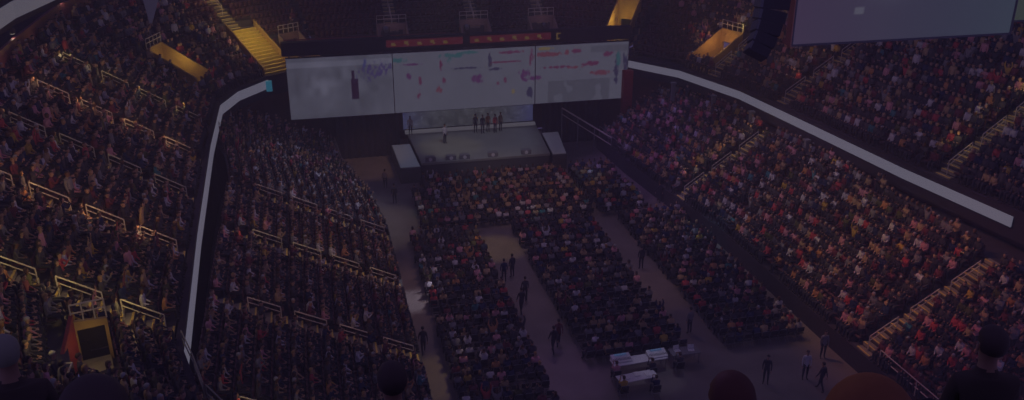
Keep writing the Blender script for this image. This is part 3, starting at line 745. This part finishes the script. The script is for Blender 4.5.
def paint_big(X, v):
    t = (X-23.4)/12.6; n = vnoise(X*.5, v*2)
    r = .050-.012*t; g = .033+.014*t; b = .072+.004*t
    C = np.stack([r+.006*n, g+.006*n, b+.006*n], 1)
    k = (np.exp(-((t-.42)/.1)**2-((v-.55)/.12)**2))[:, None]*.6; C = C*(1-k)+np.array((.11, .12, .17))*k
    k = (((abs(t-.29) < .02) & (abs(v-.78) < .022)))[:, None]*.5; C = C*(1-k)+np.array((.13, .13, .17))*k
    return C
screen('hanging_screen', 23.6, 36.15, 18.1, 25.0, 40.0, 120, 80, paint_big, 'large violet hanging screen cropped by the top right of the picture', frame=.2, depth=.5)
def paint_side(X, v): 
    g = np.where(v > .72, .05, .09); return np.stack([g*.85, g, g*.75+.01], 1)
screen('side_screen', 36.6, 39.6, 18.6, 25.0, 40.6, 30, 30, paint_side, 'narrow grey green hanging screen at the far right edge', frame=.2, depth=.5)
# header truss above the stage screens
hd = empty('screen_header', (13.8, 78.4, 9.95))
MB().box((0, .25, .62), (31.6, .7, 1.15)).build('drape_box', M['black'], hd)
MB().tube((-15.6, .25, 1.35), (-1.5, .25, 1.35), .05, 6).build('top_edge_tube', M['railred'], hd)
tag(hd, 'long black header box above the three stage screens', 'truss')
def ad(x0, x1, lb):
    e = empty('advert_strip', ((x0+x1)/2, 78.25, 10.35)); w = (x1-x0)/2
    MB().box((0, 0, .3), (2*w, .08, .62)).build('strip_panel', M['adred'], e)
    n = int(2*w/1.15)
    for k in range(n): MB().box((-w+.6+k*1.15, -.05, .3+.12*((k % 2)-.5)), (.34, .04, .26)).box((-w+.75+k*1.15, -.05, .18), (.2, .04, .12)).build('lit_block', M['adyel'], e)
    tag(e, lb, 'sign')
ad(LX(388), LX(464), 'red strip sign with yellow blocks above the middle screen, left one')
ad(LX(471), LX(551), 'red strip sign with yellow blocks above the middle screen, right one')
t_ = MB().box((0, 0, .3), (.14, .08, .6)).box((.16, 0, .55), (.36, .08, .1)).box((.1, 0, .08), (.3, .08, .1)).build('lit_glyph', M['adyel']); t_.location = (LX(557), 78.2, 10.3); tag(t_, 'small yellow lit bracket shape beside the right red strip', 'sign')
# truss clutter and moving heads on top of the header
for k, (px, sc, lb) in enumerate([(389, 1.2, 'dark moving head lamp cluster on header above the screen seam'), (469, 1.0, 'dark moving head lamp on header between the two red strips'), (545, .8, 'dark moving head lamp on header right of the red strips')]):
    e = empty('moving_head_lamp', (LX(px), 78.6, 11.18)); e.scale = (sc,)*3
    MB().box((0, 0, .1), (.5, .4, .2)).build('base', M['blackmetal'], e)
    MB().box((-.24, 0, .45), (.06, .2, .6)).box((.24, 0, .45), (.06, .2, .6)).box((0, 0, .2), (.5, .12, .06)).build('yoke', M['blackmetal'], e)
    MB().tube((0, .2, .62), (0, -.25, .48), .2, 10, .16).build('lamp_head', M['grey'], e); tag(e, lb, 'lamp')
# drapes behind and beside the stage
for x0, x1, lb in ((2.1, 7.9, 'black stage drape hanging below the left screen'), (21.4, 27.2, 'black stage drape hanging below the right screen')):
    mb = MB(); n = int((x1-x0)/.3)
    for k in range(n):
        a = x0+k*.3; mb.prism([(a, 79.2+.12*(k % 2)), (a+.3, 79.2+.12*((k+1) % 2)), (a+.3, 79.3+.12*((k+1) % 2)), (a, 79.3+.12*(k % 2))], 0.0, 4.9)
    tag(mb.build('stage_drape', M['black']), lb, 'curtain')

# ------------------------------------------------------------------ stage
st = MB().prism([(8.9, 72.4), (20.3, 72.4), (21.2, 81.2), (8.7, 81.2)], 1.3, 1.5).build('stage', M['stage'])
tag(st, 'wide pale grey stage deck below the screens', 'stage')
MB().prism([(8.95, 72.45), (20.25, 72.45), (21.15, 81.1), (8.75, 81.1)], 0, 1.3).build('stage_skirt', M['stagefront'], st)
MB().box((14.8, 80.9, 1.6), (12.6, .5, .24)).build('rear_riser', M['stagelight'], st)
def paint_plain(c):
    return lambda X, v: np.tile(c, (len(X), 1))*(.8+.35*vnoise(X*3, v*6))[:, None]
def runway(P, lb, glow):
    cx = sum(p[0] for p in P)/4; cy = sum(p[1] for p in P)/4; e = empty('led_runway', (cx, cy, 0))
    Q = [(p[0]-cx, p[1]-cy) for p in P]
    MB().prism(Q, 0, 1.36).build('platform_base', M['stagefront'], e)
    R_ = [(x*.93, y*.93) for x, y in Q]
    MB().prism(R_, 1.36, 1.42).build('lit_top', glow, e); tag(e, lb, 'stage'); return e
gl = mat('lit_floor_panel', (.2, .2, .25), .3, emit=(.62, .70, 1), es=.05); gl2 = mat('pale_floor_panel', (.45, .45, .5), .35, emit=(.8, .8, 1), es=.022)
runway([(7.0, 71.8), (8.75, 71.8), (8.6, 78.2), (6.9, 78.2)], 'glowing blue white side runway left of the stage', gl)
runway([(20.5, 72.2), (21.8, 72.2), (22.8, 78.6), (21.15, 78.6)], 'pale side runway right of the stage', gl2)
e = empty('ramp_rail', (23.4, 80.2, 1.5))
MB().tube((-.2, -1.4, 2.1), (3.0, -6.6, .6), .07, 8).build('top_tube', M['rail'], e); MB().tube((-.2, -1.4, 1.5), (3.0, -6.6, -.1), .04, 8).build('mid_tube', M['rail'], e)
for k in range(4): t = k/3; MB().tube((-.2+3.2*t, -1.4-5.2*t, -1.5), (-.2+3.2*t, -1.4-5.2*t, 2.1-1.5*t), .05, 6).build('post', M['grey'], e)
tag(e, 'long sloping pale rail descending right of the stage', 'railing')
for k, px in enumerate([9.7, 11.5, 12.7, 15.2, 18.2]):
    e = empty('stage_wedge', (px, 72.9, 1.5))
    MB().prism([(-.45, -.3), (.45, -.3), (.38, .3), (-.38, .3)], 0, .38).build('speaker_box', M['grey'], e)
    bm = MB().tube((0, -.34, .2), (0, -.29, .2), .16, 12).build('speaker_cone', M['white'], e)
    tag(e, f'grey floor monitor speaker at stage front edge, {ORD[k]} from left', 'speaker', 'monitor speakers along the stage front')
WH, BK, RDc, TAN = PAL[3], PAL[0], PAL[6], PAL[8]
blk, brn = HAIR[0], HAIR[1]
def pp(c, h=blk, st='short', dk=False): return (c, h, st, dk)
for k, (x, y, z, c, lb) in enumerate([(8.95, 80.3, 1.5, WH, 'person in white standing on the left rear of the stage'),
        (15.0, 79.6, 1.5, PAL[1], 'performer in charcoal, leftmost of the group at rear of stage'), (15.6, 79.2, 1.5, BK, 'performer in black, second of the group at rear of stage'),
        (16.2, 79.6, 1.5, PAL[9], 'performer in orange, third of the group at rear of stage'), (16.8, 79.2, 1.5, RDc, 'performer in red, fourth of the group at rear of stage'), (17.4, 79.6, 1.5, TAN, 'performer in tan, rightmost of the group at rear of stage'),
        (11.7, 77.2, 1.5, WH, 'person in white standing alone near the stage centre left')]):
    put_person((x, y, z), PI+.1*k, 'stand', pp(c, brn if k % 2 else blk), lb, scale=1.05)
# people on the floor aisles
for x, y, rz, pose, c, lb, sc in [
    (5.15, 44.6, 0, 'walk', BK, 'person in black walking along the lit left floor aisle', 1.03),
    (11.75, 47.9, .1, 'walk', BK, 'person in black walking alone up the middle aisle', 1.03), (12.35, 49.4, 0, 'stand', PAL[1], 'person in charcoal standing in the middle aisle behind the walkers', 1.0),
    (11.6, 52.2, 0, 'stand', PAL[4], 'person in navy standing far along the middle aisle', 1.0), (12.3, 52.8, .4, 'stand', BK, 'person in black beside the navy clad one in the middle aisle', 1.0),
    (12.45, 43.0, .2, 'walk', BK, 'person in black, left of the close pair in the middle aisle', 1.02), (12.95, 43.7, -.1, 'walk', PAL[5], 'person in maroon, right of the close pair in the middle aisle', 1.02),
    (25.2, 37.3, 2.9, 'stand', WH, 'person in white top on the grey open floor at lower right', 1.04), (25.45, 36.1, .4, 'walk', BK, 'person all in black walking across the open floor at lower right', 1.02),
    (27.3, 39.0, 3.0, 'stand', PAL[2], 'person in grey top standing by the right barrier', 1.03), (22.9, 37.4, 2.6, 'stand', BK, 'person in black at the left edge of the open floor', 1.03),
    (21.2, 52.0, 0, 'stand', BK, 'person in black standing in the right floor aisle', 1.0), (21.0, 43.3, .3, 'stand', PAL[2], 'person in grey standing near the foot of the right aisle', 1.0), (20.9, 62.4, 0, 'walk', BK, 'person in black where the right aisle meets the front block', 1.0),
    (26.9, 63.0, .3, 'walk', BK, 'person in black on the violet lit right edge walkway', 1.0), (6.0, 67.5, .2, 'stand', BK, 'person in black on the tan floor left of the front block', 1.0), (5.6, 71.0, -.4, 'stand', TAN, 'person in tan near the left runway', 1.0)]:
    put_person((x, y, 0), rz, pose, pp(c, brn if c is WH else blk, dk=False), lb, scale=sc)

# ------------------------------------------------------------------ front of house mixing area
def table(x, y, w, rz, lb, cloth):
    e = empty('control_table', (x, y, 0), rz)
    MB().box((0, 0, .74), (w, .75, .04)).build('tabletop', M['white'] if cloth else M['grey'], e)
    for sx in (-1, 1):
        for sy in (-1, 1): MB().tube((sx*(w/2-.08), sy*.3, 0), (sx*(w/2-.08), sy*.3, .72), .02, 6).build('leg', M['chairmetal'], e)
    tag(e, lb, 'table'); return e
table(16.6, 40.2, 3.2, .05, 'long white topped control table at the back of the middle floor block', True)
table(19.4, 40.4, 1.7, 0, 'short grey control table right of the long white one', False)
table(15.9, 38.6, 2.2, .1, 'white topped table nearest the bottom edge of picture', True)
for k, (x, y, lb) in enumerate([(15.6, 40.3, 'left'), (17.7, 40.3, 'right')]):
    e = empty('mixing_console', (x, y, .76), .05)
    mb = MB(); mb.v = [(-.55, -.3, 0), (.55, -.3, 0), (.55, .3, 0), (-.55, .3, 0), (-.55, -.3, .08), (.55, -.3, .08), (.55, .3, .24), (-.55, .3, .24)]
    mb.f = [(0, 3, 2, 1), (4, 5, 6, 7), (0, 1, 5, 4), (1, 2, 6, 5), (2, 3, 7, 6), (3, 0, 4, 7)]; mb.build('console_body', M['white'], e)
    f = MB()
    for q in range(12): f.box((-.48+q*.087, -.1, .15), (.02, .22, .02))
    f.build('faders', M['blackmetal'], e); MB().box((0, .2, .25), (.7, .12, .02)).build('meter_display', M['bluel'], e)
    tag(e, f'pale mixing console on the long white control table, {lb} one', 'mixing console', 'mixing consoles on the control table')
for k, (x, y, z, rz, lb) in enumerate([(19.0, 40.5, .76, .1, 'left'), (19.8, 40.4, .76, -.2, 'right')]):
    e = empty('laptop', (x, y, z), rz)
    MB().box((0, 0, .01), (.36, .26, .02)).build('keyboard_base', M['paper'], e); mb = MB().box((0, .16, .14), (.36, .02, .26)); mb.build('lid', M['paper'], e)
    tag(e, f'open white laptop on the short grey table, {lb} one', 'laptop', 'laptops on the short table')
for k, (x, y) in enumerate([(15.3, 38.6), (15.9, 38.75), (16.5, 38.6)]):
    o = MB().box((0, 0, .01), (.3, .42, .02)).box((.02, .02, .03), (.28, .4, .02), .2).build('paper_stack', M['paper']); o.location = (x, y, .76); tag(o, f'white paper stack on the nearest white table, {ORD[k]} from left', 'paper', 'papers on the nearest table')
for x, y, c, lb in [(15.0, 39.35, PINK and PAL[7], 'person in pink top seated left of the control tables'), (17.0, 39.2, BK, 'person in black operating the long control table'), (18.7, 39.4, PAL[1], 'person in charcoal at the short control table'), (14.9, 37.9, PAL[12], 'person in mustard top by the nearest white table'), (16.6, 37.6, PAL[4], 'person in navy behind the nearest white table')]:
    put_person((x, y, 0), 0, 'sit_phone', pp(c, brn), lb); 
    fr = bpy.data.objects.new('folding_chair', proto['chair'][0]); COL.objects.link(fr); fr.location = (x, y, 0)
    for k, pn in ((1, 'seat_pan'), (2, 'backrest')): q = bpy.data.objects.new(pn, proto['chair'][k]); COL.objects.link(q); q.parent = fr
    tag(fr, 'black chair under the '+lb.split('seated')[0].split('operating')[0].split(' at the')[0].split(' by ')[0].split(' behind')[0]+' by the control tables', 'chair', 'chairs at the control tables')

# ------------------------------------------------------------------ hanging things
e = empty('line_array_speaker', (14.9, 27.2, 20.6))
pts = [(15.28, 27.4, 23.6), (15.27, 27.4, 22.9), (15.22, 27.35, 22.45), (15.12, 27.3, 22.05), (14.98, 27.2, 21.65), (14.8, 27.1, 21.3), (14.6, 27.0, 21.0)]
for k in range(len(pts)-1):
    a, b = Vector(pts[k])-e.location, Vector(pts[k+1])-e.location; w = 1.05-.07*k; d = (b-a).normalized(); u = Vector((math.cos(-.2), math.sin(-.2), 0)); u = (u-d*u.dot(d)).normalized(); n = d.cross(u)
    mb = MB(); g = .02
    for p in (a+d*g, b-d*g):
        for su, sn in ((-1, -1), (1, -1), (1, 1), (-1, 1)): mb.v.append(tuple(p+u*su*w/2+n*sn*.35))
    mb.f = [(0, 1, 2, 3), (7, 6, 5, 4), (0, 4, 5, 1), (1, 5, 6, 2), (2, 6, 7, 3), (3, 7, 4, 0)]
    c_ = mb.build('speaker_cabinet', M['blackmetal'], e)
    gm = MB()
    for p in (a+d*.06, b-d*.06):
        for su in (-1, -.8): gm.v.append(tuple(p+u*su*w/2*1.02+n*.36)); 
        for su in (-.8, -1): gm.v.append(tuple(p+u*su*w/2*1.02-n*.36))
    gm.f = [(0, 1, 2, 3), (7, 6, 5, 4), (0, 4, 5, 1), (1, 5, 6, 2), (2, 6, 7, 3), (3, 7, 4, 0)]
    gm.build('side_grille', M['grey'], c_)
tag(e, 'curved black hanging line of loudspeakers at upper right, left of the violet screen', 'speaker')
e = empty('hanging_banner', (-4.9, 32.0, 22.0))
mb = MB(); mb.v = [(-.3, 0, 2.0), (.34, 0, 2.0), (.34, .05, 2.0), (-.3, .05, 2.0), (-.18, 0, .8), (.3, 0, .75), (.3, .05, .75), (-.18, .05, .8), (-.08, 0, .0), (.0, 0, .0), (.0, .05, .0), (-.08, .05, .0)]
mb.f = [(0, 1, 2, 3), (0, 4, 5, 1), (2, 6, 7, 3), (1, 5, 6, 2), (3, 7, 4, 0), (4, 8, 9, 5), (6, 10, 11, 7), (5, 9, 10, 6), (7, 11, 8, 4), (8, 11, 10, 9)]
mb.build('banner_cloth', mat('pennant_cloth', (.55, .56, .42), .8), e); MB().tube((-.34, .02, 2.02), (.38, .02, 2.02), .03, 8).build('hanging_bar', M['grey'], e)
tag(e, 'pale pointed pennant hanging at the top left above the parapet', 'banner')
tag(MB().prism([(28.7, 77.3), (29.6, 77.3), (29.6, 77.9), (28.7, 77.9)], 0, 7.2).build('red_column', M['redwall']), 'red column beside the right edge of the stage screens', 'column')
spot((20, 66, 24), (29.6, 77.3, 6), RED, 900, 8)
# posts under the right ribbon
for k, (x, y) in enumerate([(31.9, 73.2), (33.6, 68.5), (34.6, 63.5), (35.2, 56)]):
    o = MB().box((0, 0, .45), (.3, .3, 1.7)).box((0, 0, 1.25), (.42, .42, .14)).build('concourse_post', M['grey']); o.location = (x, y, 5.7); tag(o, f'grey post below the right ribbon, {ORD[k]} from the stage', 'post', 'posts below the right ribbon')
# rails at the near ends of the tiers
def rail(P, h, lb, name='guard_railing', m='rail', n=None):
    e = empty(name, P[0]); b = Vector(P[0]); Q = [Vector(p)-b for p in P]
    for k, p in enumerate(Q): MB().tube(p, p+Vector((0, 0, h)), .03, 6).build('post', M[m], e)
    t = MB()
    for a, c in zip(Q[:-1], Q[1:]):
        for hz in (h, h*.55): t.tube(a+Vector((0, 0, hz)), c+Vector((0, 0, hz)), .03, 6)
    t.build('rails', M[m], e); tag(e, lb, 'railing'); return e
rail([(-4.75, 30.1, 8.15), (-5.3, 32.2, 8.15), (-5.95, 34.3, 8.15)], .85, 'grey guard rail running down from the near end of the left ribbon', m='grey')
rail([(-2.7, 26.7, 8.15), (-3.7, 28.3, 8.15), (-4.65, 30, 8.15)], .85, 'grey guard rail at the near corner of the upper left tier', m='grey')
rail([(28.8, 30.0, 1.25), (28.75, 33, 1.25), (28.7, 36, 1.25)], .9, 'pale guard rail at the bottom front of the lower right tier')
rail([(26.4, 77, 1.25), (26.5, 74, 1.25), (26.6, 71, 1.25)], .9, 'grey guard rail at the stage end of the lower right tier', m='grey')
rail([(3.0, 70.0, 1.25), (2.2, 73.0, 1.25), (1.9, 78.6, 1.25)], 1.1, 'grey guard rail at the stage end of the lower left tier', m='grey')

# ------------------------------------------------------------------ near stand with the closest spectators
nt = MB(); NR = [(.75, 1.85, 25.6), (1.85, 2.85, 24.95), (2.85, 4.15, 23.82), (4.1, 5.6, 23.45)]
for y0, y1, z in NR: nt.box((.8, (y0+y1)/2, z-.5), (7.4, y1-y0, 1.0))
struct(nt.build('near_terrace', M['concrete']), 'dark terrace steps under the closest spectators')
cap_o = None
def at_depth(px, py, d):
    x = px-512; y = 200-py; F = FOC*math.cos(PITCH)+y*math.sin(PITCH); V = y*math.cos(PITCH)-FOC*math.sin(PITCH)
    return Vector((x*math.cos(YAW)+F*math.sin(YAW), F*math.cos(YAW)-x*math.sin(YAW), V))*(d/FOC)+Vector((0, 0, H))
def near(px, py, d, row, pose, pers, lb, turn):
    top = at_depth(px, py, d); z = NR[row][2]; x, y = top.x, top.y; dz = 0
    sc = (top.z-z)/(1.38 if pose.startswith('sit') else 1.79)
    po, st = pose, pers[2]
    P, Hh = make_person(po, True, st, sub=2)
    me = person_mesh(P, 'person_near', M['skin_dark'] if pers[3] else M['skin'])
    bm = bmesh.new(); bm.from_mesh(hair_mesh(Hh)); bmesh.ops.subdivide_edges(bm, edges=bm.edges[:], cuts=1, use_grid_fill=True, smooth=.8); hm = bpy.data.meshes.new('hair'); bm.to_mesh(hm); bm.free(); hm.materials.append(M['hair']); hm.polygons.foreach_set('use_smooth', [True]*len(hm.polygons))
    o = bpy.data.objects.new('person', me); COL.objects.link(o); o.location = (x, y, z+dz); o.rotation_euler = (0, 0, turn); o.scale = (sc,)*3; o.color = (*pers[0][1], 1)
    h = bpy.data.objects.new('hair', hm); COL.objects.link(h); h.parent = o; h.color = (*pers[1][0], 1)
    tag(o, lb, 'person')
    if po.startswith('sit'):
        fr = bpy.data.objects.new('stadium_seat', proto['seat'][0]); COL.objects.link(fr); fr.location = (x, y, z); fr.rotation_euler = (0, 0, turn)
        for k, pn in ((1, 'seat_pan'), (2, 'backrest')): q = bpy.data.objects.new(pn, proto['seat'][k]); COL.objects.link(q); q.parent = fr
        tag(fr, 'dark seat under the '+' '.join(lb.split(',')[0].split()[:12]), 'seat')
    return o
DK = ('black', (.10, .075, .07), 0); DH = ((.10, .07, .07), 'dark', 0)
near(87, 378, 2.6, 1, 'sit_lap', pp(DK, DH), 'closest dark haired person at the bottom left, only the head in view', .1)
near(734, 373, 3.15, 1, 'sit_lap', pp(PAL[5], ((.13, .055, .05), 'dark', 0)), 'person low at centre right, dark reddish rounded head with violet rim', -.2)
near(996, 326, 5.5, 2, 'sit_lap', pp(DK, DH), 'short haired person in a black jacket seen from behind at bottom right', -.3)
near(391, 362, 5.6, 3, 'sit_lap', pp(DK, DH), 'person in black seen from behind at the bottom left of centre', 0)
near(0, 337, 5.3, 3, 'stand', pp(DK, ((.34, .33, .27), 'white', 0)), 'white haired person in black standing at the bottom left edge', .2)
o = near(876, 383, 1.85, 0, 'sit_lap', pp(PAL[9], brn), 'person in an orange brown knitted cap, closest at the bottom right', -.5)
# the orange cap with its brim turned to the front
J, B = figure('sit_lap'); sk = Vector(J['skull'][0])
bm = bmesh.new(); bmesh.ops.create_uvsphere(bm, u_segments=24, v_segments=16, radius=1)
bmesh.ops.delete(bm, geom=[f for f in bm.faces if f.calc_center_median().z < -.05], context='FACES')
for v in bm.verts: v.co = (v.co.x*.1, v.co.y*.118-.008, v.co.z*.115+.02)
me = bpy.data.meshes.new('cap'); bm.to_mesh(me); bm.free(); me.materials.append(M['orange']); me.polygons.foreach_set('use_smooth', [True]*len(me.polygons))
cp = bpy.data.objects.new('cap', me); COL.objects.link(cp); cp.parent = o; cp.location = sk
hb = MB(); NN = 28
for k in range(NN):
    for rr, zz in ((1.0, -.03), (1.05, -.028), (1.05, .02), (1.0, .025)): hb.v.append((math.cos(2*PI*k/NN)*.1*rr, math.sin(2*PI*k/NN)*.118*rr-.008, zz))
for k in range(NN):
    for q in range(4): a = k*4; b = ((k+1) % NN)*4; hb.f.append((a+q, b+q, b+(q+1) % 4, a+(q+1) % 4))
hb.build('folded_hem', M['orange'], cp, smooth=True)
spot((3, 22, 32), (1, 1.3, 27), AMB, 500, 6); spot((0, 26, 32), (1.3, 2.4, 26), PUR, 500, 5)

# ------------------------------------------------------------------ added haze volume, there to lift the blacks
hz = MB().box((12, 50, 16), (110, 130, 36)).build('haze', M['black'])
hm = bpy.data.materials.new('added_haze'); hm.use_nodes = True; n_ = hm.node_tree; n_.nodes.clear()
oo = n_.nodes.new('ShaderNodeOutputMaterial'); vv = n_.nodes.new('ShaderNodeVolumeScatter'); vv.inputs['Density'].default_value = HAZE; vv.inputs['Color'].default_value = (.95, .93, 1, 1); vv.inputs['Anisotropy'].default_value = .0
n_.links.new(vv.outputs[0], oo.inputs['Volume']); hz.data.materials.clear(); hz.data.materials.append(hm)
tag(hz, 'added thin haze volume lifting the dark tones through the whole arena', 'haze', kind='stuff')
